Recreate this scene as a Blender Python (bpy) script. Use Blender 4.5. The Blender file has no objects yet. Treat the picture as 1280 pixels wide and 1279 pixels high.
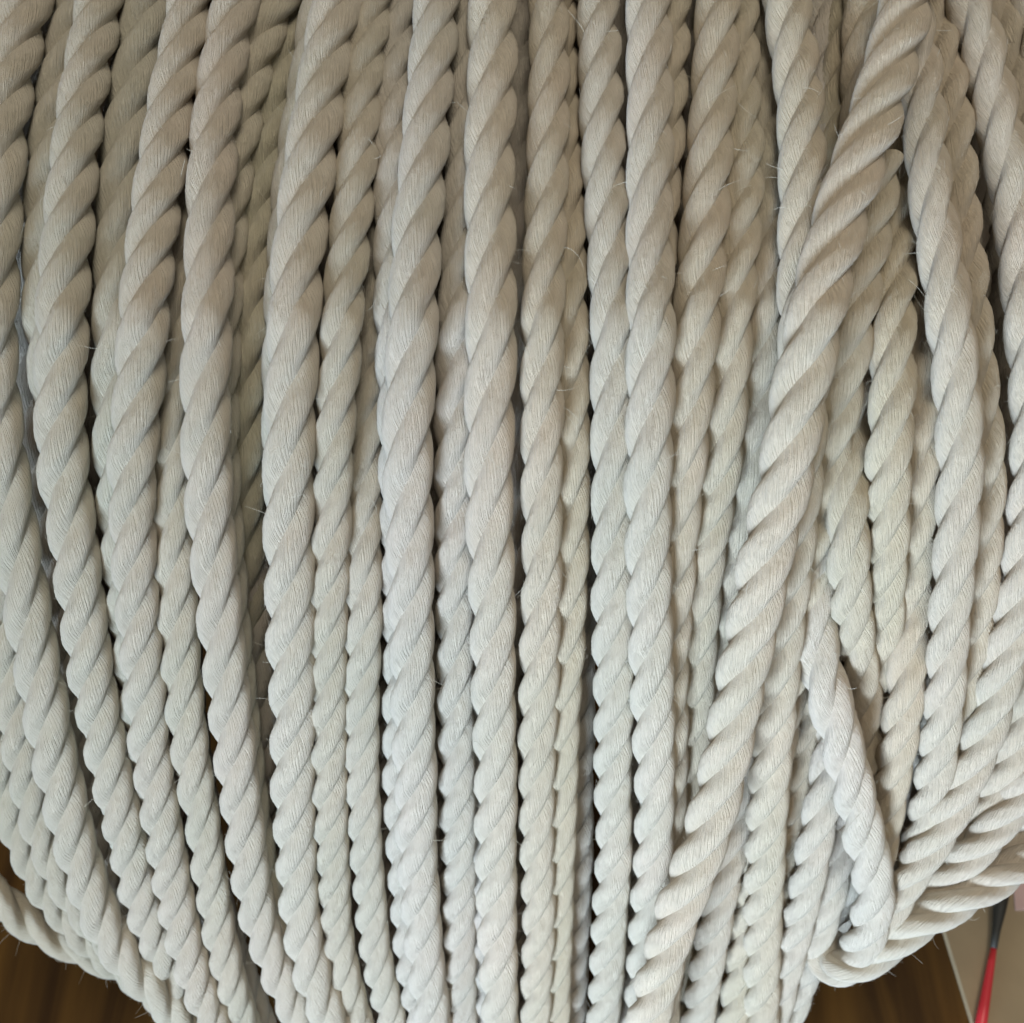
import bpy, math, random
import numpy as np
from mathutils import Vector

# ------------------------------------------------------------------ camera, world, light
sc = bpy.context.scene
COL = sc.collection
PITCH = math.radians(55.0)          # the camera looks down at the hank from the front
CAM_H = 0.475
HALF = math.tan(math.radians(26.5))
FWD = np.array((0.0, math.cos(PITCH), -math.sin(PITCH)))
UPV = np.array((0.0, math.sin(PITCH), math.cos(PITCH)))
RGT = np.array((1.0, 0.0, 0.0))
CAM = np.array((0.0, 0.0, CAM_H))

cam = bpy.data.cameras.new("camera")
cam_ob = bpy.data.objects.new("camera", cam)
COL.objects.link(cam_ob)
cam_ob.location = CAM
cam_ob.rotation_euler = (math.pi / 2 - PITCH, 0, 0)
cam.sensor_width = 36.0
cam.lens = 18.0 / HALF
cam.clip_start = 0.01
cam.clip_end = 50.0
cam.dof.use_dof = True
cam.dof.focus_distance = 0.262
cam.dof.aperture_fstop = 19.0
sc.camera = cam_ob

world = bpy.data.worlds.new("World")
sc.world = world
world.use_nodes = True
bg = world.node_tree.nodes["Background"]
bg.inputs[0].default_value = (1.0, 0.94, 0.83, 1)
bg.inputs[1].default_value = 0.17

def area_light(name, loc, target, size_x, size_y, power, color, spread=180.0):
    l = bpy.data.lights.new(name, 'AREA')
    l.shape = 'RECTANGLE'
    l.size, l.size_y = size_x, size_y
    l.energy = power
    l.color = color
    l.spread = math.radians(spread)
    o = bpy.data.objects.new(name, l)
    COL.objects.link(o)
    o.location = loc
    d = Vector(target) - Vector(loc)
    o.rotation_euler = d.to_track_quat('-Z', 'Y').to_euler()
    return o

# daylight window low behind the photographer, and the soft warm room light above
area_light("window_light", (-0.45, -1.00, 0.04), (0.12, 0.05, 0.11), 0.42, 0.38, 5.0, (0.70, 0.85, 1.0), 52.0)
area_light("room_light", (0.15, 0.0, 1.9), (0.0, 0.15, 0.25), 0.7, 0.7, 12.5, (1.0, 0.895, 0.725))

sc.view_settings.view_transform = 'Standard'
sc.view_settings.look = 'None'
sc.view_settings.exposure = 0.0
sc.view_settings.gamma = 1.0

# ------------------------------------------------------------------ materials
def new_mat(name):
    m = bpy.data.materials.new(name)
    m.use_nodes = True
    nt = m.node_tree
    return m, nt, nt.nodes["Principled BSDF"]

def nd(nt, typ, **kw):
    n = nt.nodes.new(typ)
    for k, v in kw.items():
        setattr(n, k, v)
    return n

def math_node(nt, op, a, b=None, c=None):
    n = nd(nt, 'ShaderNodeMath', operation=op)
    for i, x in enumerate((a, b, c)):
        if x is None:
            continue
        if isinstance(x, (int, float)):
            n.inputs[i].default_value = x
        else:
            nt.links.new(x, n.inputs[i])
    return n.outputs[0]

def mix_col(nt, fac, a, b, blend='MIX'):
    n = nd(nt, 'ShaderNodeMix', data_type='RGBA', blend_type=blend)
    for sock, x in ((n.inputs[0], fac), (n.inputs[6], a), (n.inputs[7], b)):
        if isinstance(x, (int, float)):
            sock.default_value = x
        elif isinstance(x, tuple):
            sock.default_value = (*x, 1)
        else:
            nt.links.new(x, sock)
    return n.outputs[2]

N_YARN = 30
def cotton():
    m, nt, p = new_mat("twisted cotton")
    L = nt.links
    uv = nd(nt, 'ShaderNodeUVMap')
    sep = nd(nt, 'ShaderNodeSeparateXYZ')
    L.new(uv.outputs[0], sep.inputs[0])
    u, v = sep.outputs[0], sep.outputs[1]
    geo = nd(nt, 'ShaderNodeNewGeometry')
    pos = geo.outputs['Position']
    def noise(scale, detail=2.0, rough=0.5):
        n = nd(nt, 'ShaderNodeTexNoise')
        n.inputs['Scale'].default_value = scale
        n.inputs['Detail'].default_value = detail
        n.inputs['Roughness'].default_value = rough
        L.new(pos, n.inputs['Vector'])
        return n.outputs[0]
    wob = noise(420.0, 2.0)
    big = noise(22.0, 4.0, 0.6)
    mid = noise(150.0, 3.0)
    fin = noise(2600.0, 2.0)
    # yarns lie almost along the rope: phase runs back against the lay of the strand
    t = math_node(nt, 'MULTIPLY_ADD', v, 1.75, u)
    ph = math_node(nt, 'MULTIPLY', t, N_YARN * 2 * math.pi)
    ph = math_node(nt, 'MULTIPLY_ADD', wob, 0.5, ph)
    s = math_node(nt, 'SINE', ph)
    s01 = math_node(nt, 'MULTIPLY_ADD', s, 0.5, 0.5)
    ridge = math_node(nt, 'POWER', s01, 0.6)
    ph2 = math_node(nt, 'MULTIPLY_ADD', ph, 2.0, 1.3)
    s2 = math_node(nt, 'SINE', math_node(nt, 'MULTIPLY_ADD', mid, 1.0, ph2))
    h = math_node(nt, 'MULTIPLY_ADD', s2, 0.16, ridge)
    # how open the yarns are changes along the rope
    amp = nd(nt, 'ShaderNodeMapRange')
    amp.inputs[1].default_value, amp.inputs[2].default_value = 0.35, 0.65
    amp.inputs[3].default_value, amp.inputs[4].default_value = 0.35, 1.15
    L.new(mid, amp.inputs[0])
    h = math_node(nt, 'MULTIPLY', h, amp.outputs[0])
    # single fibres: a fine uneven grain drawn out along the yarns
    tt = math_node(nt, 'MULTIPLY', t, 2 * math.pi)
    cv = nd(nt, 'ShaderNodeCombineXYZ')
    L.new(math_node(nt, 'MULTIPLY', math_node(nt, 'COSINE', tt), 24.0), cv.inputs[0])
    L.new(math_node(nt, 'MULTIPLY', math_node(nt, 'SINE', tt), 24.0), cv.inputs[1])
    L.new(math_node(nt, 'MULTIPLY', v, 7.0), cv.inputs[2])
    gn = nd(nt, 'ShaderNodeTexNoise')
    gn.inputs['Scale'].default_value = 1.0
    gn.inputs['Detail'].default_value = 3.0
    gn.inputs['Roughness'].default_value = 0.6
    L.new(cv.outputs[0], gn.inputs['Vector'])
    grain = gn.outputs[0]
    h = math_node(nt, 'MULTIPLY_ADD', grain, 2.4, math_node(nt, 'MULTIPLY', h, 0.42))
    h = math_node(nt, 'MULTIPLY_ADD', fin, 0.55, h)
    h = math_node(nt, 'MULTIPLY_ADD', wob, 0.9, h)
    bump = nd(nt, 'ShaderNodeBump')
    bump.inputs['Strength'].default_value = 1.0
    bump.inputs['Distance'].default_value = 0.00029
    L.new(h, bump.inputs['Height'])
    L.new(bump.outputs[0], p.inputs['Normal'])
    # colour: undyed cotton, a little greyer or yellower from place to place and strand to strand
    oi = nd(nt, 'ShaderNodeObjectInfo')
    sw = nd(nt, 'ShaderNodeMapRange')
    sw.inputs[1].default_value, sw.inputs[2].default_value = 0.36, 0.64
    L.new(big, sw.inputs[0])
    base = mix_col(nt, sw.outputs[0], (0.632, 0.592, 0.508), (0.695, 0.612, 0.530))
    base = mix_col(nt, math_node(nt, 'MULTIPLY', oi.outputs['Random'], 0.30), base, (0.68, 0.645, 0.56))
    base = mix_col(nt, math_node(nt, 'MULTIPLY', mid, 0.30), base, (0.50, 0.455, 0.37))
    dark = math_node(nt, 'MULTIPLY_ADD', grain, -0.55, 0.40)  # shade in the gaps between fibres, painted into the colour
    base = mix_col(nt, dark, base, (0.34, 0.30, 0.23))
    base = mix_col(nt, 1.0, base, oi.outputs['Color'], 'MULTIPLY')
    L.new(base, p.inputs['Base Color'])
    p.inputs['Roughness'].default_value = 0.55
    p.inputs['Specular IOR Level'].default_value = 0.36
    p.inputs['Sheen Weight'].default_value = 0.25
    p.inputs['Sheen Roughness'].default_value = 0.45
    return m

def fibre_mat():
    m, nt, p = new_mat("loose cotton fibre")
    p.inputs['Base Color'].default_value = (0.72, 0.69, 0.60, 1)
    p.inputs['Roughness'].default_value = 0.6
    return m

def wood_mat():
    m, nt, p = new_mat("dark varnished wood")
    L = nt.links
    tc = nd(nt, 'ShaderNodeTexCoord')
    mp = nd(nt, 'ShaderNodeMapping')
    mp.inputs['Scale'].default_value = (60.0, 5.0, 1.0)
    L.new(tc.outputs['Object'], mp.inputs[0])
    n1 = nd(nt, 'ShaderNodeTexNoise')
    n1.inputs['Scale'].default_value = 1.0
    n1.inputs['Detail'].default_value = 5.0
    n1.inputs['Distortion'].default_value = 0.6
    L.new(mp.outputs[0], n1.inputs['Vector'])
    r = nd(nt, 'ShaderNodeValToRGB')
    r.color_ramp.elements[0].position = 0.33
    r.color_ramp.elements[0].color = (0.040, 0.017, 0.002, 1)
    r.color_ramp.elements[1].position = 0.70
    r.color_ramp.elements[1].color = (0.15, 0.075, 0.014, 1)
    L.new(n1.outputs[0], r.inputs[0])
    L.new(r.outputs[0], p.inputs['Base Color'])
    p.inputs['Roughness'].default_value = 0.6
    p.inputs['Specular IOR Level'].default_value = 0.2
    return m

def plain_mat(name, c, rough=0.6, var=0.15, scale=60.0):
    m, nt, p = new_mat(name)
    n1 = nd(nt, 'ShaderNodeTexNoise')
    n1.inputs['Scale'].default_value = scale
    n1.inputs['Detail'].default_value = 4.0
    tc = nd(nt, 'ShaderNodeTexCoord')
    nt.links.new(tc.outputs['Object'], n1.inputs['Vector'])
    d = tuple(x * (1 - var) for x in c)
    b = tuple(min(1.0, x * (1 + var)) for x in c)
    nt.links.new(mix_col(nt, n1.outputs[0], d, b), p.inputs['Base Color'])
    p.inputs['Roughness'].default_value = rough
    return m

COTTON = cotton()
FIBRE = fibre_mat()
WOOD = wood_mat()
BOARD = plain_mat("beige board", (0.34, 0.265, 0.165), 0.75)
RED = plain_mat("red plastic", (0.66, 0.04, 0.055), 0.35)
BLACK = plain_mat("black rubber", (0.018, 0.017, 0.013), 0.6)
PINK = plain_mat("pink paper", (0.62, 0.44, 0.42), 0.8)

# ------------------------------------------------------------------ placing helpers
D = 0.012                                    # rope thickness, metres
FPX = 640.0 / HALF
W_Y = [-700, -400, -150, 0, 200, 400, 550, 700, 850, 1000, 1150, 1279, 1450, 1600]
W_W = [45, 50, 55.5, 58, 61, 63, 62, 59.5, 56, 52, 48, 45, 41, 38]

def depth(x, y):
    """distance of the hank's outer face along the viewing axis"""
    z = FPX * D / np.interp(y, W_Y, W_W)
    if x < 180:
        z += 0.013 * ((180 - x) / 180.0) ** 2 * np.clip((y - 200) / 500.0, 0, 1)
    if x > 1080:
        z += 0.012 * ((x - 1080) / 200.0) ** 2
    return z

def point(x, y, z):
    return CAM + z * (FWD + RGT * ((x - 640) / FPX) - UPV * ((y - 639.5) / FPX))

def on_floor(x, y, lift=0.0):
    d = FWD + RGT * ((x - 640) / FPX) - UPV * ((y - 639.5) / FPX)
    return CAM + d * ((lift - CAM_H) / d[2])

def catmull(P, per=24):
    P = np.asarray(P)
    ext = np.vstack([2 * P[0] - P[1], P, 2 * P[-1] - P[-2]])
    out = []
    for i in range(1, len(ext) - 2):
        p0, p1, p2, p3 = ext[i - 1:i + 3]
        t0 = 0.0
        t1 = t0 + max(1e-6, np.linalg.norm(p1 - p0)) ** 0.5
        t2 = t1 + max(1e-6, np.linalg.norm(p2 - p1)) ** 0.5
        t3 = t2 + max(1e-6, np.linalg.norm(p3 - p2)) ** 0.5
        t = np.linspace(t1, t2, per, endpoint=False)[:, None]
        A1 = (t1 - t) / (t1 - t0) * p0 + (t - t0) / (t1 - t0) * p1
        A2 = (t2 - t) / (t2 - t1) * p1 + (t - t1) / (t2 - t1) * p2
        A3 = (t3 - t) / (t3 - t2) * p2 + (t - t2) / (t3 - t2) * p3
        B1 = (t2 - t) / (t2 - t0) * A1 + (t - t0) / (t2 - t0) * A2
        B2 = (t3 - t) / (t3 - t1) * A2 + (t - t1) / (t3 - t1) * A3
        out.append((t2 - t) / (t2 - t1) * B1 + (t - t1) / (t2 - t1) * B2)
    out.append(P[-1][None])
    return np.vstack(out)

def resample(C, step):
    seg = np.linalg.norm(np.diff(C, axis=0), axis=1)
    s = np.concatenate([[0], np.cumsum(seg)])
    n = max(8, int(s[-1] / step))
    t = np.linspace(0, s[-1], n)
    return np.stack([np.interp(t, s, C[:, k]) for k in range(3)], 1), t

def smooth_noise(rng, t, wl, amp):
    """slow random wander along a length t"""
    k = max(4, int((t[-1] - t[0]) / wl) + 3)
    v = rng.uniform(-1, 1, k)
    x = np.linspace(t[0], t[-1], k)
    f = np.interp(t, x, v)
    m = max(1, int(wl / (t[1] - t[0]) / 2))
    ker = np.ones(m) / m
    return amp * np.convolve(np.pad(f, (m, m), 'edge'), ker, 'same')[m:-m]

def frames(C):
    T = np.gradient(C, axis=0)
    T /= np.linalg.norm(T, axis=1)[:, None]
    N = np.zeros_like(T)
    n = -FWD - T[0] * np.dot(-FWD, T[0])
    n /= np.linalg.norm(n)
    for i in range(len(T)):
        n = n - T[i] * np.dot(n, T[i])
        n /= np.linalg.norm(n)
        N[i] = n
    return T, N, np.cross(T, N)

def link_mesh(name, V, F, mat, parent=None, uv=None, smooth=True):
    me = bpy.data.meshes.new(name)
    V = np.asarray(V, dtype=np.float32)
    F = np.asarray(F, dtype=np.int32)
    me.vertices.add(len(V))
    me.vertices.foreach_set("co", V.ravel())
    nl = F.size
    k = F.shape[1]
    me.loops.add(nl)
    me.loops.foreach_set("vertex_index", F.ravel())
    me.polygons.add(len(F))
    me.polygons.foreach_set("loop_start", np.arange(0, nl, k, dtype=np.int32))
    me.polygons.foreach_set("loop_total", np.full(len(F), k, dtype=np.int32))
    if uv is not None:
        l = me.uv_layers.new(name="UVMap")
        l.data.foreach_set("uv", np.asarray(uv, dtype=np.float32).ravel())
    me.update(calc_edges=True)
    me.validate()
    me.polygons.foreach_set("use_smooth", np.full(len(me.polygons), smooth, dtype=bool))
    me.materials.append(mat)
    o = bpy.data.objects.new(name, me)
    COL.objects.link(o)
    if parent is not None:
        o.parent = parent
    return o

def tube_fibres(paths, radius):
    """many thin three-sided threads in one mesh"""
    Vs, Fs, base = [], [], 0
    for C in paths:
        C = np.asarray(C)
        T, N, B = frames(C)
        n = len(C)
        r = radius * np.linspace(1.0, 0.45, n)[:, None, None]
        a = np.array([0, 2.094, 4.189])
        ring = C[:, None, :] + r * (np.cos(a)[None, :, None] * N[:, None, :] + np.sin(a)[None, :, None] * B[:, None, :])
        Vs.append(ring.reshape(-1, 3))
        i = np.arange(n - 1)[:, None] * 3
        j = np.arange(3)[None, :]
        j2 = (j + 1) % 3
        q = np.stack([i + j, i + j2, i + 3 + j2, i + 3 + j], -1).reshape(-1, 4) + base
        Fs.append(q)
        base += n * 3
    return np.vstack(Vs), np.vstack(Fs)

def strand_outline(n):
    """cross-section of a strand pressed flat against its two neighbours, points evenly spaced"""
    a = np.linspace(0, 2 * math.pi, 2001)
    c, q = np.cos(a), np.sin(a)
    x = 0.675 * np.sign(c) * np.abs(c) ** 0.86
    y = 0.575 * np.sign(q) * np.abs(q) ** 0.72
    s = np.concatenate([[0], np.cumsum(np.hypot(np.diff(x), np.diff(y)))])
    t = np.linspace(0, s[-1], n, endpoint=False)
    return np.interp(t, s, x), np.interp(t, s, y)

SEED = [100]
def make_rope(label, pts, layer=0.0, scale=1.0, group="turns of rope on the front of the hank",
              fine=True, lead=None, phase=None, name="rope", up=True, down=True, fuzz=1.0):
    """one length of three-strand rope: Empty > strand, strand, strand, loose_fibres"""
    SEED[0] += 1
    rng = np.random.default_rng(SEED[0])
    P3 = []
    pts = [p if len(p) == 3 else (p[0], p[1], layer) for p in pts]
    if up and pts[0][1] < 40:                       # carry on over the top of the hank
        (x0, y0, l0), (x1, y1, _) = pts[0], pts[1]
        k = (x0 - x1) / (y0 - y1)
        pts = [(x0 + 0.8 * k * (-420 - y0), -420, l0), (x0 + 0.9 * k * (-200 - y0), -200, l0)] + pts
    if down and pts[-1][1] > 1230:                  # and down to the floor
        (x0, y0, l0), (x1, y1, _) = pts[-1], pts[-2]
        k = (x0 - x1) / (y0 - y1)
        pts = pts + [(x0 + k * (1380 - y0), 1380, l0), (x0 + k * (1470 - y0), 1470, l0)]
    for x, y, l in pts:
        P3.append(point(x, y, depth(x, y) + l * D))
    C, t = resample(catmull(P3), 0.0014 if fine else 0.0026)
    T, N, B = frames(C)
    C = C + N * smooth_noise(rng, t, 0.03, 0.0004)[:, None] + B * smooth_noise(rng, t, 0.035, 0.0004)[:, None]
    R = 0.5 * D * scale * (1 + smooth_noise(rng, t, 0.05, 0.035))
    L = (lead or rng.uniform(3.5, 4.0)) * D * (0.4 + 0.6 * scale)
    tw = 2 * math.pi * (t / L) + smooth_noise(rng, t, 0.05, 0.22)
    ph0 = rng.uniform(0, 6.28) if phase is None else phase
    root = bpy.data.objects.new(name, None)
    COL.objects.link(root)
    base = Vector(C[-1])
    root.location = base
    root.empty_display_size = 0.01
    root["label"] = label
    root["category"] = "rope"
    root["group"] = group
    nr = 22 if fine else 11
    PX, PY = strand_outline(nr)
    n = len(C)
    surf = []
    for k in range(3):
        phi = tw + ph0 + k * 2.0944 + smooth_noise(rng, t, 0.04, 0.07)
        er = np.cos(phi)[:, None] * N + np.sin(phi)[:, None] * B
        et = -np.sin(phi)[:, None] * N + np.cos(phi)[:, None] * B
        sr = 1 + smooth_noise(rng, t, 0.03, 0.05)
        rad = 0.325 * R[:, None] + (R * sr)[:, None] * PX[None, :]
        tan = (R * sr)[:, None] * PY[None, :]
        V = C[:, None, :] + rad[:, :, None] * er[:, None, :] + tan[:, :, None] * et[:, None, :]
        surf.append((V, er))
        Vf = V.reshape(-1, 3) - np.array(base)
        i = np.arange(n - 1)[:, None] * nr
        j = np.arange(nr)[None, :]
        j2 = (j + 1) % nr
        F = np.stack([i + j, i + nr + j, i + nr + j2, i + j2], -1).reshape(-1, 4)
        vv = t / L + k * 0.37 + ph0
        ui = j / nr
        uj = (j + 1) / nr
        one = np.ones((n - 1, 1))
        v0, v1 = vv[:-1, None], vv[1:, None]
        oj = np.ones((1, nr))
        uv = np.stack([np.stack([one * ui, v0 * oj], -1), np.stack([one * ui, v1 * oj], -1),
                       np.stack([one * uj, v1 * oj], -1), np.stack([one * uj, v0 * oj], -1)], 2).reshape(-1, 2)
        link_mesh("strand", Vf, F, COTTON, root, uv)
    if fine and fuzz > 0:
        paths = []
        for q in range(int(75 * fuzz)):             # long stray hairs
            k = rng.integers(3)
            V, er = surf[k]
            i = rng.integers(3, n - 3)
            aj = rng.integers(-4, 5)
            p = V[i, aj % nr]
            nrm = p - (C[i] + 0.325 * R[i] * er[i])
            nrm = nrm / np.linalg.norm(nrm)
            d = nrm * rng.uniform(0.3, 1.0) + T[i] * rng.uniform(-1, 1) + np.cross(nrm, T[i]) * rng.uniform(-1, 1)
            d /= np.linalg.norm(d)
            ln = rng.uniform(0.0012, 0.0045) * (2.2 if rng.random() < 0.18 else 1.0)
            bend = rng.normal(0, 0.6, 3)
            tt = np.linspace(0, 1, 7)[:, None]
            paths.append(p - nrm * 0.0002 + d * ln * tt + bend * ln * 0.6 * tt ** 2)
        V1, F1 = tube_fibres(paths, 0.000055)
        paths = []
        for q in range(int(1350 * fuzz)):            # short fluff lying close to the surface
            k = rng.integers(3)
            V, er = surf[k]
            i = rng.integers(3, n - 3)
            p = V[i, rng.integers(-6, 7) % nr]
            nrm = p - (C[i] + 0.325 * R[i] * er[i])
            nrm = nrm / np.linalg.norm(nrm)
            d = nrm * rng.uniform(0.2, 0.95) + T[i] * rng.choice([-1, 1]) * rng.uniform(0.4, 1) + np.cross(nrm, T[i]) * rng.normal(0, 0.4)
            ln = rng.uniform(0.0006, 0.0022)
            tt = np.linspace(0, 1, 3)[:, None]
            paths.append(p - nrm * 0.0001 + d * ln * tt - nrm * ln * 0.35 * tt ** 2)
        V2, F2 = tube_fibres(paths, 0.000032)
        V = np.vstack([V1, V2]) - np.array(base)
        F = np.vstack([F1, F2 + len(V1)])
        f = link_mesh("loose_fibres", V, F, FIBRE, root)
        f["kind"] = "stuff"
    return root

# ------------------------------------------------------------------ the setting: floor and board
def slab(name, quad, z0, z1, mat):
    V = [(x, y, z0) for x, y in quad] + [(x, y, z1) for x, y in quad]
    F = [(3, 2, 1, 0), (4, 5, 6, 7), (0, 1, 5, 4), (1, 2, 6, 5), (2, 3, 7, 6), (3, 0, 4, 7)]
    return link_mesh(name, V, F, mat, smooth=False)

fl = slab("floor", [(-3, -3), (3, -3), (3, 3), (-3, 3)], -0.02, 0.0, WOOD)
fl["kind"] = "structure"

BT = 0.004
e0 = on_floor(1178, 1152, BT)
e1 = on_floor(1217, 1279, BT)
ed = (e1 - e0) / np.linalg.norm(e1 - e0)
a0 = e0 - ed * 0.22
a1 = e1 + ed * 0.20
side = np.array((-ed[1], ed[0], 0))
if side[0] < 0:
    side = -side
bd = slab("board", [a0[:2], a1[:2], (a1 + side * 0.3)[:2], (a0 + side * 0.3)[:2]][::1], 0.0003, BT, BOARD)
bd["label"] = "beige board with a straight slanting edge lying on the dark wood floor"
bd["category"] = "board"

def lathe(name, p0, p1, prof, mat, parent):
    """prof: (fraction along p0-p1, radius)"""
    C = np.array([p0 + (p1 - p0) * f for f, r in prof])
    r = np.array([x for f, x in prof])
    ax = (p1 - p0) / np.linalg.norm(p1 - p0)
    n = np.cross(ax, (0, 0, 1.0)); n /= np.linalg.norm(n)
    b = np.cross(ax, n)
    k = 16
    a = np.linspace(0, 2 * math.pi, k, endpoint=False)
    V = C[:, None, :] + r[:, None, None] * (np.cos(a)[None, :, None] * n + np.sin(a)[None, :, None] * b)
    V = V.reshape(-1, 3) - np.array(parent.location)
    i = np.arange(len(C) - 1)[:, None] * k
    j = np.arange(k)[None, :]
    j2 = (j + 1) % k
    F = np.stack([i + j, i + j2, i + k + j2, i + k + j], -1).reshape(-1, 4)
    return link_mesh(name, V, F, mat, parent)

rod = bpy.data.objects.new("rod", None)
COL.objects.link(rod)
rod["label"] = "thin red rod with a flared black end lying on the beige board"
rod["category"] = "rod"
r0 = on_floor(1253, 1112, BT + 0.006)
r1 = on_floor(1242, 1186, BT + 0.004)
r2 = on_floor(1218, 1330, BT + 0.004)
rod.location = Vector(r1)
lathe("red_shaft", r1, r2, [(0, 0.0002), (0, 0.0013), (0.12, 0.0015), (0.5, 0.0021), (1, 0.0026), (1, 0.0002)], RED, rod)
lathe("black_end", r0, r1, [(0, 0.0002), (0, 0.0024), (0.1, 0.0031), (0.35, 0.0027), (0.7, 0.0017), (1.0, 0.0014), (1.0, 0.0002)], BLACK, rod)

q = [on_floor(1266, 1100, BT + 0.0006), on_floor(1269, 1138, BT + 0.0006), on_floor(1330, 1136, BT + 0.0006), on_floor(1330, 1085, BT + 0.0006)]
pk = slab("paper", [x[:2] for x in q], BT + 0.0004, BT + 0.0012, PINK)
pk["label"] = "corner of pale pink paper beside the black end of the red rod"
pk["category"] = "paper"

# ------------------------------------------------------------------ the hank, rope by rope
FRONT = "turns of rope on the front of the hank"
SECOND = "turns of rope half hidden between the front turns"
ROPES = {}
SPEC = {}
def R_(key, label, pts, layer=0.0, scale=1.0, group=FRONT, **kw):
    ROPES[key] = pts
    SPEC[key] = dict(label=label, pts=pts, layer=layer, scale=scale, group=group, kw=kw)

def settle():
    """let every rope lie behind the ropes in front of it instead of running through them"""
    gy = np.arange(-120, 1400, 30.0)
    w = np.interp(gy, W_Y, W_W)
    tab = {}
    for k, sp in SPEC.items():
        p = [q if len(q) == 3 else (q[0], q[1], sp["layer"]) for q in sp["pts"]]
        y = np.array([q[1] for q in p])
        if np.any(np.diff(y) <= 0):
            continue
        x = np.array([q[0] for q in p])
        l = np.array([q[2] for q in p])
        gx = np.interp(gy, y, x)
        lo, hi = (y[0] if y[0] > 40 else -999), (y[-1] if y[-1] < 1230 else 9999)
        live = (gy >= lo) & (gy <= hi)
        gx = np.where(gy < y[0], x[0] + (x[1] - x[0]) / (y[1] - y[0]) * (gy - y[0]), gx)
        gx = np.where(gy > y[-1], x[-1] + (x[-1] - x[-2]) / (y[-1] - y[-2]) * (gy - y[-1]), gx)
        tab[k] = dict(x=gx, l=np.interp(gy, y, l), live=live, s=sp["scale"], y=y, m=float(np.mean(l)) + (5 if sp["group"] == SECOND else 0))
    ker = np.array([1, 2, 3, 4, 3, 2, 1.0]); ker /= ker.sum()
    done = []
    for k in sorted(tab, key=lambda q: tab[q]["m"]):
        t = tab[k]
        l = t["l"].copy()
        c1 = 1 / np.sqrt(1 + np.gradient(t["x"], gy) ** 2)
        for rep in range(2):
            for j in done:
                o = tab[j]
                d = (t["x"] - o["x"]) / w * c1
                r = 0.86 * 0.5 * (t["s"] + o["s"])
                need = o["l"] + np.sqrt(np.maximum(0, r * r - d * d))
                l = np.where((np.abs(d) < r) & o["live"] & (l > o["l"] - 0.45), np.maximum(l, need), l)
            if rep == 0:
                l = np.maximum(l, np.convolve(np.pad(l, 3, "edge"), ker, "same")[3:-3])
        l = np.convolve(np.pad(l, 3, "edge"), ker, "same")[3:-3]
        t["l"] = l
        done.append(k)
        sp = SPEC[k]
        ny = sorted(set([float(v) for v in t["y"]]) | set([float(v) for v in np.arange(t["y"][0] + 25, t["y"][-1] - 20, 60)]))
        px = [q[0] for q in sp["pts"]]
        C = catmull(np.array([(q[0], q[1], 0.0) for q in sp["pts"]]))
        sp["pts"] = [(float(np.interp(v, C[:, 1], C[:, 0])), v, float(np.interp(v, gy, l))) for v in ny]

# ---- left side
R_("A", "outermost front rope at the left edge, bowing out of frame then sweeping right",
   [(36, 0), (18, 80), (4, 160), (-3, 240), (-7, 330), (-8, 420), (-5, 500), (3, 570), (15, 640), (27, 720), (39, 790), (55, 880), (72, 960), (91, 1040), (120, 1130), (155, 1195), (196, 1240), (232, 1279)], 0.0, 1.05)
R_("B1", "greenish grey rope half covered by the second front rope from the left edge",
   [(98, 0), (77, 100), (64, 200), (59, 300), (61, 400), (70, 500), (82, 600), (97, 700), (110, 800), (130, 900), (160, 1040), (200, 1160), (250, 1279)], 0.5, 0.98, SECOND)
R_("B", "second front rope from the left edge, plump with a clean run to the floor",
   [(124, 0), (106, 100), (92, 200), (83, 300), (76, 400), (74, 500), (79, 600), (90, 660), (101, 739), (113, 839), (132, 939), (156, 1039), (180, 1139), (205, 1200), (226, 1239), (250, 1279)], 0.0, 1.0)
R_("C", "grey green rope set back between the second and third front ropes from the left",
   [(185, 0), (169, 100), (156, 200), (150, 300), (148, 400), (148, 500), (150, 600), (156, 700), (166, 800), (180, 900), (205, 1040), (235, 1160), (270, 1279)], 0.7, 1.02, SECOND)
R_("D", "third front rope from the left edge, smooth with thin dark grooves",
   [(238, 0), (222, 100), (204, 200), (190, 300), (180, 400), (172, 500), (165, 590), (166, 650), (170, 739), (179, 839), (188, 939), (206, 1050), (222, 1140), (242, 1215), (268, 1279)], -0.1, 0.97)
R_("D2", "slim rope emerging halfway down between the third and fourth full front ropes from the left",
   [(250, 0, .9), (240, 140, .9), (226, 280, .9), (217, 420, .8), (214, 540, .6), (215, 640, .45), (219, 739, .3), (228, 839, .2), (239, 950, .15), (255, 1050, .1), (272, 1152, .1), (288, 1219, .1), (306, 1279, .1)], 0.5, 0.90)
R_("E", "front rope left of the long dark gap, its lower half bordering that gap",
   [(297, 0), (284, 60), (275, 120), (266, 200), (261, 300), (258, 400), (257, 500), (260, 600), (263, 660), (270, 739), (281, 839), (292, 939), (304, 1039), (321, 1139), (347, 1215), (378, 1279)], -0.1, 1.0)
R_("E2", "rope tucked behind the rope left of the long dark gap, showing at top",
   [(346, 0), (322, 60), (307, 120), (293, 200), (281, 300), (274, 400), (271, 520), (276, 640), (285, 780), (300, 920), (325, 1080), (365, 1200), (400, 1279)], 0.65, 0.97, SECOND)
R_("F", "shaded rope lying deep in the long dark gap left of centre",
   [(372, 0), (354, 80), (341, 160), (329, 230), (321, 300), (314, 400), (309, 500), (307, 600), (311, 740, 1.8), (320, 880, 2.2), (337, 1000, 2.2), (370, 1140, 2.2), (410, 1279, 2.2)], 1.2, 0.92, SECOND)
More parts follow.
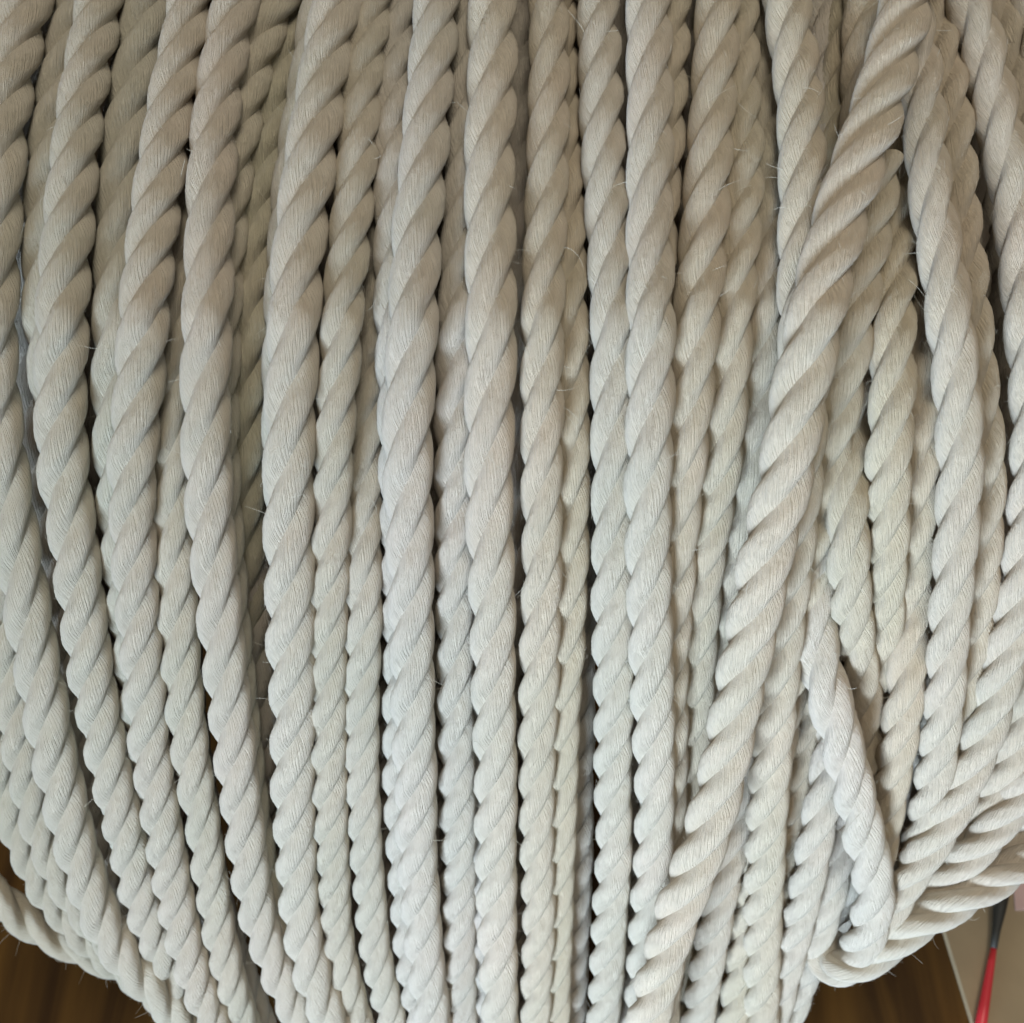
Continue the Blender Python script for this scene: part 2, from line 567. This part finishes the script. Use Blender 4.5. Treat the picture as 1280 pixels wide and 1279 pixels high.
R_("G1", "rope peeping out left of the broad front rope, right of the long dark gap",
   [(404, 0), (389, 100), (374, 200), (366, 280), (360, 400), (358, 520), (360, 700), (364, 900), (378, 1100), (400, 1200), (420, 1279)], 0.65, 0.97, SECOND)
R_("G", "broad front rope right of the long dark gap, bright bluish on its lower left side",
   [(424, 0), (404, 100), (388, 200), (374, 300), (366, 400), (363, 500), (361, 600), (362, 680), (364, 760), (364, 839), (366, 939), (368, 1039), (374, 1139), (390, 1219), (416, 1279)], -0.15, 1.08)
R_("H", "narrow front rope pressed against the right side of the broad rope by the dark gap",
   [(466, 0), (454, 100), (446, 200), (437, 300), (428, 400), (421, 500), (416, 600), (413, 700), (411, 800), (411, 900), (412, 1000), (416, 1100), (427, 1200), (447, 1279)], 0.15, 0.86)
R_("H2", "slim rope that surfaces mid height between the narrow rope and the pale blue grey pair",
   [(484, 0, .9), (474, 200, .9), (467, 400, .8), (460, 500, .6), (456, 600, .5), (454, 700, .4), (453, 800, .35), (452, 900, .3), (454, 1000, .3), (460, 1100, .3), (473, 1200, .3), (492, 1279, .3)], 0.5, 0.86, SECOND)
R_("I", "left and rear rope of the pale blue grey pair twisted close together",
   [(500, 0), (493, 100), (491, 200), (492, 300), (493, 400), (497, 500), (501, 600), (503, 700), (502, 800), (501, 900), (502, 1000), (506, 1100), (514, 1200), (527, 1279)], 0.4, 0.93, SECOND)
R_("J", "right and front rope of the pale blue grey pair twisted close together",
   [(544, 0), (537, 100), (529, 200), (521, 300), (515, 400), (511, 500), (511, 600), (512, 700), (514, 800), (516, 900), (519, 1000), (523, 1100), (531, 1200), (541, 1279)], -0.15, 1.02)
R_("K", "rope set back along the thin black crack right of the pale blue grey pair",
   [(588, 0), (586, 100), (583, 200), (578, 300), (573, 400), (570, 500), (569, 600), (569, 700), (570, 800), (571, 900), (572, 1000), (574, 1100), (576, 1200), (578, 1279)], 0.5, 0.93, SECOND)
R_("L2", "rope squeezed behind the left side of the tall pale rope at the centre",
   [(604, 0, .9), (600, 200, .9), (598, 400, .8), (595, 600, .6), (592, 720, .45), (592, 820, .42), (595, 900, .45), (600, 980, .45), (606, 1060, .6), (610, 1160, .8), (612, 1279, .9)], 0.4, 0.88, SECOND)
R_("L", "tall pale front rope at the centre with the brown gap down its right side",
   [(614, 0), (616, 100), (613, 200), (613, 300), (614, 400), (612, 500), (611, 600), (613, 700), (616, 800), (618, 900), (620, 1000), (621, 1100), (623, 1200), (626, 1279)], -0.2, 1.04)
R_("M", "slender front rope just right of the brown gap at the centre",
   [(687, 0), (687, 100), (685, 200), (681, 300), (680, 400), (679, 500), (678, 600), (676, 700), (673, 839), (671, 939), (671, 1039), (672, 1139), (671, 1279)], 0.05, 0.90)
R_("M2", "rope showing only its right side behind the slender rope by the brown gap",
   [(700, 0, .9), (704, 150, .8), (709, 280, .7), (711, 400, .6), (712, 500, .55), (712, 600, .5), (710, 700, .5), (708, 800, .5), (704, 900, .5), (701, 1000, .5), (697, 1100, .5), (695, 1200, .5), (694, 1279, .5)], 0.55, 0.86, SECOND)
R_("N", "rope left of the two tone wide rope, sinking under its edge in the middle",
   [(748, 0), (751, 100), (756, 200), (762, 300), (765, 400), (765, 500), (765, 600), (765, 700), (766, 800), (766, 900), (766, 1000), (765, 1100), (759, 1200), (753, 1279)], 0.25, 0.93)
R_("O", "smooth wide front rope that ends up under the foot of the thick slanting rope",
   [(812, 0), (812, 100), (813, 200), (813, 300), (812, 400), (812, 500), (811, 600), (812, 700), (814, 800), (816, 900), (818, 1000), (815, 1080), (810, 1160), (800, 1279, .3)], -0.2, 1.0)
R_("O2", "rope bulging out right of the smooth wide rope near the top",
   [(836, 0), (834, 100), (829, 200), (822, 300), (818, 420), (818, 560), (820, 720), (822, 880), (822, 1040), (812, 1279)], 0.5, 0.95, SECOND)
R_("P", "rope right of the smooth wide rope, slipping beneath it two thirds down",
   [(896, 0), (893, 80), (887, 180), (880, 280), (872, 380), (866, 470), (858, 560), (848, 650), (840, 740), (836, 840), (836, 960), (832, 1100), (830, 1279)], 0.15, 1.0)
R_("P2", "second rope left of the thick slanting rope, vanishing behind it low down",
   [(922, 0), (925, 100), (929, 200), (926, 280), (918, 380), (911, 480), (902, 580), (890, 650), (879, 740), (871, 840), (866, 940), (862, 1060), (850, 1279)], 0.55, 0.92, SECOND)
R_("P3", "shaded rope in the recess just left of the middle of the thick slanting rope",
   [(950, 0), (955, 120), (958, 220), (958, 320), (954, 420), (946, 520), (934, 600), (918, 700), (905, 800), (898, 900), (890, 1050), (880, 1279)], 0.95, 0.93, SECOND)
R_("Q", "rope at top that dives under the thick slanting rope from its left side",
   [(984, 0), (995, 80), (1001, 150), (1002, 220), (1003, 300), (1004, 380), (1006, 460), (1003, 540), (994, 640), (980, 760), (965, 900), (950, 1279)], 0.2, 1.02)
R_("Q2", "dim rope in the notch left of the top of the thick slanting rope",
   [(1062, 0), (1052, 100), (1042, 200), (1034, 320), (1030, 460), (1024, 600), (1012, 760), (1000, 900), (975, 1279)], 1.15, 0.95, SECOND)

# ---- the slanting rope lies over the others
R_("S", "thick rope slanting across the other ropes from upper right to lower centre",
   [(1168, -90), (1136, 0), (1115, 75), (1091, 150), (1068, 220), (1042, 310), (1019, 400), (1002, 480), (985, 570), (970, 639), (953, 710), (938, 790), (924, 860, -1.1), (910, 930, -1.3), (897, 985, -1.5), (882, 1040, -1.75), (864, 1090, -2.0), (845, 1140, -2.25), (828, 1200, -2.5), (814, 1260, -2.7), (806, 1300, -2.8)], -0.9, 1.10, lead=3.6)
R_("S2", "rope running down the right side of the foot of the thick slanting rope",
   [(990, 640, .6), (968, 760, .5), (950, 860, .4), (932, 950, .3), (917, 1040, .2), (904, 1100, .15), (892, 1160, .15), (880, 1230, .15), (872, 1279, .15)], 0.3, 0.98)

# ---- right of the slanting rope
R_("R0", "tan rope lying against the right side of the thick slanting rope",
   [(1100, 200, .8), (1080, 330, .6), (1060, 430, .45), (1042, 530, .3), (1024, 630, .2), (1005, 739, .15), (986, 839, .15), (968, 939, .15), (951, 1039, .15), (936, 1139, .15), (924, 1230, .15), (917, 1279, .15)], 0.2, 0.95)
R_("R1", "yellowish tan rope coming out from under the right side of the thick slanting rope",
   [(1080, 0, .8), (1075, 150, .7), (1070, 260, .5), (1066, 360, .4), (1063, 460, .3), (1060, 560, .25), (1058, 640, .25), (1061, 710, .35), (1066, 780, .5), (1073, 835, .65), (1079, 890, .8), (1083, 960, 1.1), (1085, 1030, 1.5)], 0.3, 0.92)
R_("R2", "slim rope low down between the tan rope and the rope with dark notches",
   [(1026, 760, 1.4), (1012, 850, .7), (1000, 939, .45), (990, 1010, .4), (979, 1080, .4), (968, 1150, .4), (957, 1220, .4), (946, 1279, .4)], 0.4, 0.88, SECOND)
R_("R3", "rope low down on the left of the bright bent rope, with dark notches along it",
   [(1050, 870, 1.5), (1039, 940, .8), (1028, 1000, .35), (1016, 1060, .15), (1004, 1120, .15), (990, 1180, .25), (975, 1240, .4), (965, 1279, .5)], 0.2, 0.93)
R_("R4", "rope fading out of sight behind the lower bend of the bright bent rope",
   [(1066, 970, 1.3), (1060, 1005, .8), (1052, 1040, .55), (1040, 1100, .5), (1024, 1160, .55), (1006, 1215, .7), (985, 1270, .9)], 0.5, 0.93, SECOND, down=False)
R_("Z1", "tan rope in the middle of the right hand side, left one of a flat pair",
   [(1112, 0, .9), (1116, 120, .7), (1120, 220, .5), (1120, 320, .4), (1117, 420, .35), (1114, 520, .3), (1109, 620, .3), (1106, 720, .45), (1104, 820, .6), (1099, 920, .75), (1091, 1000, 1.0), (1090, 1070, 1.4)], 0.4, 0.94)
R_("Z2", "tan rope in the middle of the right hand side, right one of a flat pair",
   [(1128, 0, 1.3), (1134, 180, 1.1), (1144, 300, .9), (1149, 400, .75), (1150, 500, .6), (1147, 590, .5), (1141, 680, .5), (1136, 770, .5), (1131, 850, .55), (1122, 930, .6), (1110, 1000, .7), (1094, 1080, .9)], 0.6, 0.94, SECOND)
R_("T", "rope right of the top of the slanting rope, with white lit strand ends lower down",
   [(1136, 0), (1146, 70), (1154, 140), (1161, 220), (1174, 310), (1188, 410), (1198, 500), (1202, 570), (1199, 640), (1192, 739), (1184, 839), (1173, 930), (1161, 1000), (1145, 1070, .4), (1125, 1140, .8)], 0.1, 0.92)
R_("T2", "rope following close behind the right side of the rope with white lit strand ends",
   [(1160, 0), (1174, 60), (1186, 130), (1195, 210), (1203, 310), (1214, 420), (1226, 520), (1231, 600), (1226, 690), (1214, 780), (1202, 860), (1188, 950), (1168, 1050), (1140, 1140)], 0.65, 0.94, SECOND)
R_("U", "rope at the right edge that leaves the frame and returns low down with white strands",
   [(1208, 0), (1226, 50), (1240, 110), (1252, 170), (1264, 230), (1275, 310), (1284, 400), (1290, 500), (1290, 600), (1283, 690), (1271, 760), (1257, 820), (1242, 880), (1222, 940), (1200, 990), (1172, 1040), (1140, 1090), (1112, 1135, .3), (1085, 1180, .8)], 0.05, 0.97)
R_("U2", "rope in the top right corner running out through the right edge",
   [(1246, 0), (1262, 60), (1276, 130), (1288, 200), (1302, 300), (1312, 420), (1318, 560), (1312, 700), (1300, 800), (1284, 880), (1258, 960), (1225, 1025), (1180, 1085), (1130, 1140), (1098, 1185, .5)], 0.3, 0.97)
R_("U3", "sliver of rope against the right edge beside the corner rope",
   [(1282, 0), (1300, 80), (1318, 180), (1335, 320), (1345, 480), (1345, 640), (1335, 780), (1316, 900), (1280, 985), (1232, 1048), (1180, 1102), (1130, 1152), (1098, 1195, .4)], 0.1, 0.95)
R_("W", "white rope entering from the right edge above the lowest rope there",
   [(1560, 480), (1490, 690), (1420, 835), (1340, 965), (1290, 1020), (1238, 1066), (1190, 1108), (1145, 1150), (1108, 1185), (1078, 1205, .5)], 0.15, 0.97)
R_("X", "lowest white rope at the right, curling round in a loop end above the floor",
   [(1640, 520), (1560, 740), (1470, 900), (1370, 1015), (1300, 1065), (1240, 1100), (1185, 1133), (1140, 1160), (1108, 1184), (1080, 1203), (1056, 1211, .1), (1037, 1207, .5), (1026, 1190, 1.0), (1030, 1160, 1.7)], 0.0, 1.0)
R_("Y", "bright rope bending out from between tan ropes to a folded end at lower right",
   [(1046, 560, 1.4), (1030, 650, 1.3), (1014, 740, .95), (1017, 790, .7), (1025, 835, .4), (1037, 875, .08), (1050, 925, -.1), (1066, 985, -.2), (1081, 1050, -.25), (1090, 1105, -.2), (1088, 1150, 0), (1074, 1185, .25), (1052, 1198, .7), (1030, 1190, 1.2)], -0.1, 1.04)

# ---- dim turns low at the left
R_("L3", "dim rope just left of the outermost front rope, low in the left corner",
   [(-30, 500), (-16, 600), (-2, 720), (12, 830), (28, 940), (50, 1040), (80, 1104), (118, 1156), (164, 1204), (214, 1252), (246, 1290)], 0.8, 0.90, SECOND)
R_("L4", "second dim rope from the outermost front rope, low in the left corner",
   [(-70, 600), (-44, 760), (-20, 870), (0, 950), (17, 1025), (40, 1082), (66, 1126), (100, 1164), (146, 1204), (200, 1250), (240, 1290)], 1.3, 0.95, SECOND)
R_("L5", "lowest rope in the left corner, lying apart just above the dark floor",
   [(-130, 1000), (-70, 1066), (-20, 1108), (16, 1138), (52, 1163), (95, 1184), (145, 1206), (200, 1240), (250, 1285)], 1.5, 1.0, SECOND)

settle()
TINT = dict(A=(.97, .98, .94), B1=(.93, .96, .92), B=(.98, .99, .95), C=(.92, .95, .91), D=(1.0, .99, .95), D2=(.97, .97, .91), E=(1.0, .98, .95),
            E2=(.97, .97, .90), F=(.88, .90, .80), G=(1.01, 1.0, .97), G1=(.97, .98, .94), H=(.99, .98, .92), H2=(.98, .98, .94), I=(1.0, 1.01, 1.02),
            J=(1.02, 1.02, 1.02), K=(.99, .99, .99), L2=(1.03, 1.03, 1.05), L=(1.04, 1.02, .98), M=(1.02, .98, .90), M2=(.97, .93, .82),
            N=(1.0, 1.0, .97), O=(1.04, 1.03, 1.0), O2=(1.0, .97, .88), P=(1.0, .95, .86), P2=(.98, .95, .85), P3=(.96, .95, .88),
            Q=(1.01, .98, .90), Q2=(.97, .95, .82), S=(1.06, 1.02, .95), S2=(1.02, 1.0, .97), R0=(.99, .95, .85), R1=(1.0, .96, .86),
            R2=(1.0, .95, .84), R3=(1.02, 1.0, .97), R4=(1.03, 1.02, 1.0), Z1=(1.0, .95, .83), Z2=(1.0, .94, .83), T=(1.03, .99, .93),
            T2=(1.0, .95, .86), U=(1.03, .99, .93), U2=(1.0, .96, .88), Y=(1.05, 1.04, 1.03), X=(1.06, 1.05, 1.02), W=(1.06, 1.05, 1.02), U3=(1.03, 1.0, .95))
for key, sp in SPEC.items():
    r = make_rope(sp["label"], sp["pts"], sp["layer"], sp["scale"], sp["group"], **sp["kw"])
    c = TINT.get(key, (.97, .98, .92))
    for ch in r.children:
        ch.color = (c[0], c[1], c[2], 1)

# ---- inner turns, seen only as shade in the cracks
INNER = "ropes of the shaded inner layer of the hank"
def xs(key, ys):
    p = ROPES[key]
    return np.interp(ys, [q[1] for q in p], [q[0] for q in p])
ys = np.array([0, 160, 320, 480, 640, 800, 960, 1120, 1279.0])
cracks = [("A", "B", "first and second front ropes from the left"),
          ("B", "D", "second and third front ropes from the left"),
          ("D", "E", "third front rope from the left and the next full one"),
          ("E", "G", "two ropes that border the long dark gap"),
          ("G", "H", "broad rope by the dark gap and its narrow neighbour"),
          ("H", "J", "narrow rope and the pale blue grey pair"),
          ("J", "K", "pale blue grey pair and the rope on its right"),
          ("L", "M", "tall pale rope and the slender rope, in the brown gap"),
          ("M", "N", "slender rope by the brown gap and the sinking rope"),
          ("N", "O", "sinking rope and the smooth wide rope"),
          ("O", "P", "smooth wide rope and the rope slipping beneath it")]
for a, b, where in cracks:
    x = xs(a, ys) * 0.5 + xs(b, ys) * 0.5
    make_rope("dim inner rope behind the " + where, [(float(p), float(q)) for p, q in zip(x, ys)],
              1.9, 1.0, INNER, fine=False)

def right_inner(dx):
    x0 = 1060 + dx
    return [(x0, 0.0), (x0 + 12 + dx * .05, 200.0), (x0 + 14 + dx * .05, 420.0), (x0 + 4, 620.0), (x0 - 18 - dx * .1, 800.0),
            (x0 - 45 - dx * .3, 960.0), (x0 - 85 - dx * .55, 1110.0), (x0 - 120 - dx * .75, 1220.0)]
make_rope("dim inner rope in the hollow right of the flat tan pair", right_inner(125), 1.9, 1.0, INNER, fine=False)
make_rope("dim inner rope under the flat tan pair at the right", right_inner(75), 1.9, 1.0, INNER, fine=False)
make_rope("dim inner rope under the top of the thick slanting rope", right_inner(-30), 2.0, 1.0, INNER, fine=False)
make_rope("dim inner rope in the hollow beside the corner rope at the right", right_inner(172), 2.0, 1.0, INNER, fine=False)

# the turns farther in, which run together into one mass
deep = []
for key in ("A", "B", "D", "E", "G", "H", "J", "K", "L", "M", "N", "O", "P", "Q"):
    deep.append((key, [(float(p) + 6, float(q)) for p, q in zip(xs(key, ys), ys)], 3.0))
yl = np.array([0, 160, 320, 480, 640, 780.0])
for dx, ly in ((-63, 0.1), (-120, 0.3), (-90, 1.0), (-30, 1.9)):      # unseen turns of the hank past the left edge, added to block light
    deep.append(("left", [(float(p) + dx, float(q)) for p, q in zip(xs("A", yl), yl)], ly))
for dx in (-5, 50, 100, 150, 200):
    deep.append((dx, right_inner(dx), 3.0))
bits = []
for key, pts, ly in deep:
    r = make_rope("inner", pts, ly, 1.08, INNER, fine=False)
    for ch in list(r.children):
        bits.append((ch.data, np.array(r.location)))
        bpy.data.objects.remove(ch)
    bpy.data.objects.remove(r)
Vs, Fs, Us, nb = [], [], [], 0
for me, loc in bits:
    v = np.empty(len(me.vertices) * 3, dtype=np.float32)
    me.vertices.foreach_get("co", v)
    f = np.empty(len(me.loops), dtype=np.int32)
    me.loops.foreach_get("vertex_index", f)
    u = np.empty(len(me.loops) * 2, dtype=np.float32)
    me.uv_layers[0].data.foreach_get("uv", u)
    Vs.append(v.reshape(-1, 3) + loc)
    Fs.append(f.reshape(-1, 4) + nb)
    Us.append(u.reshape(-1, 2))
    nb += len(me.vertices)
    bpy.data.meshes.remove(me)
im = link_mesh("inner_rope_mass", np.vstack(Vs), np.vstack(Fs), COTTON, None, np.vstack(Us))
im["kind"] = "stuff"
im["label"] = "mass of rope turns filling the dark inside of the hank"
im["category"] = "rope mass"
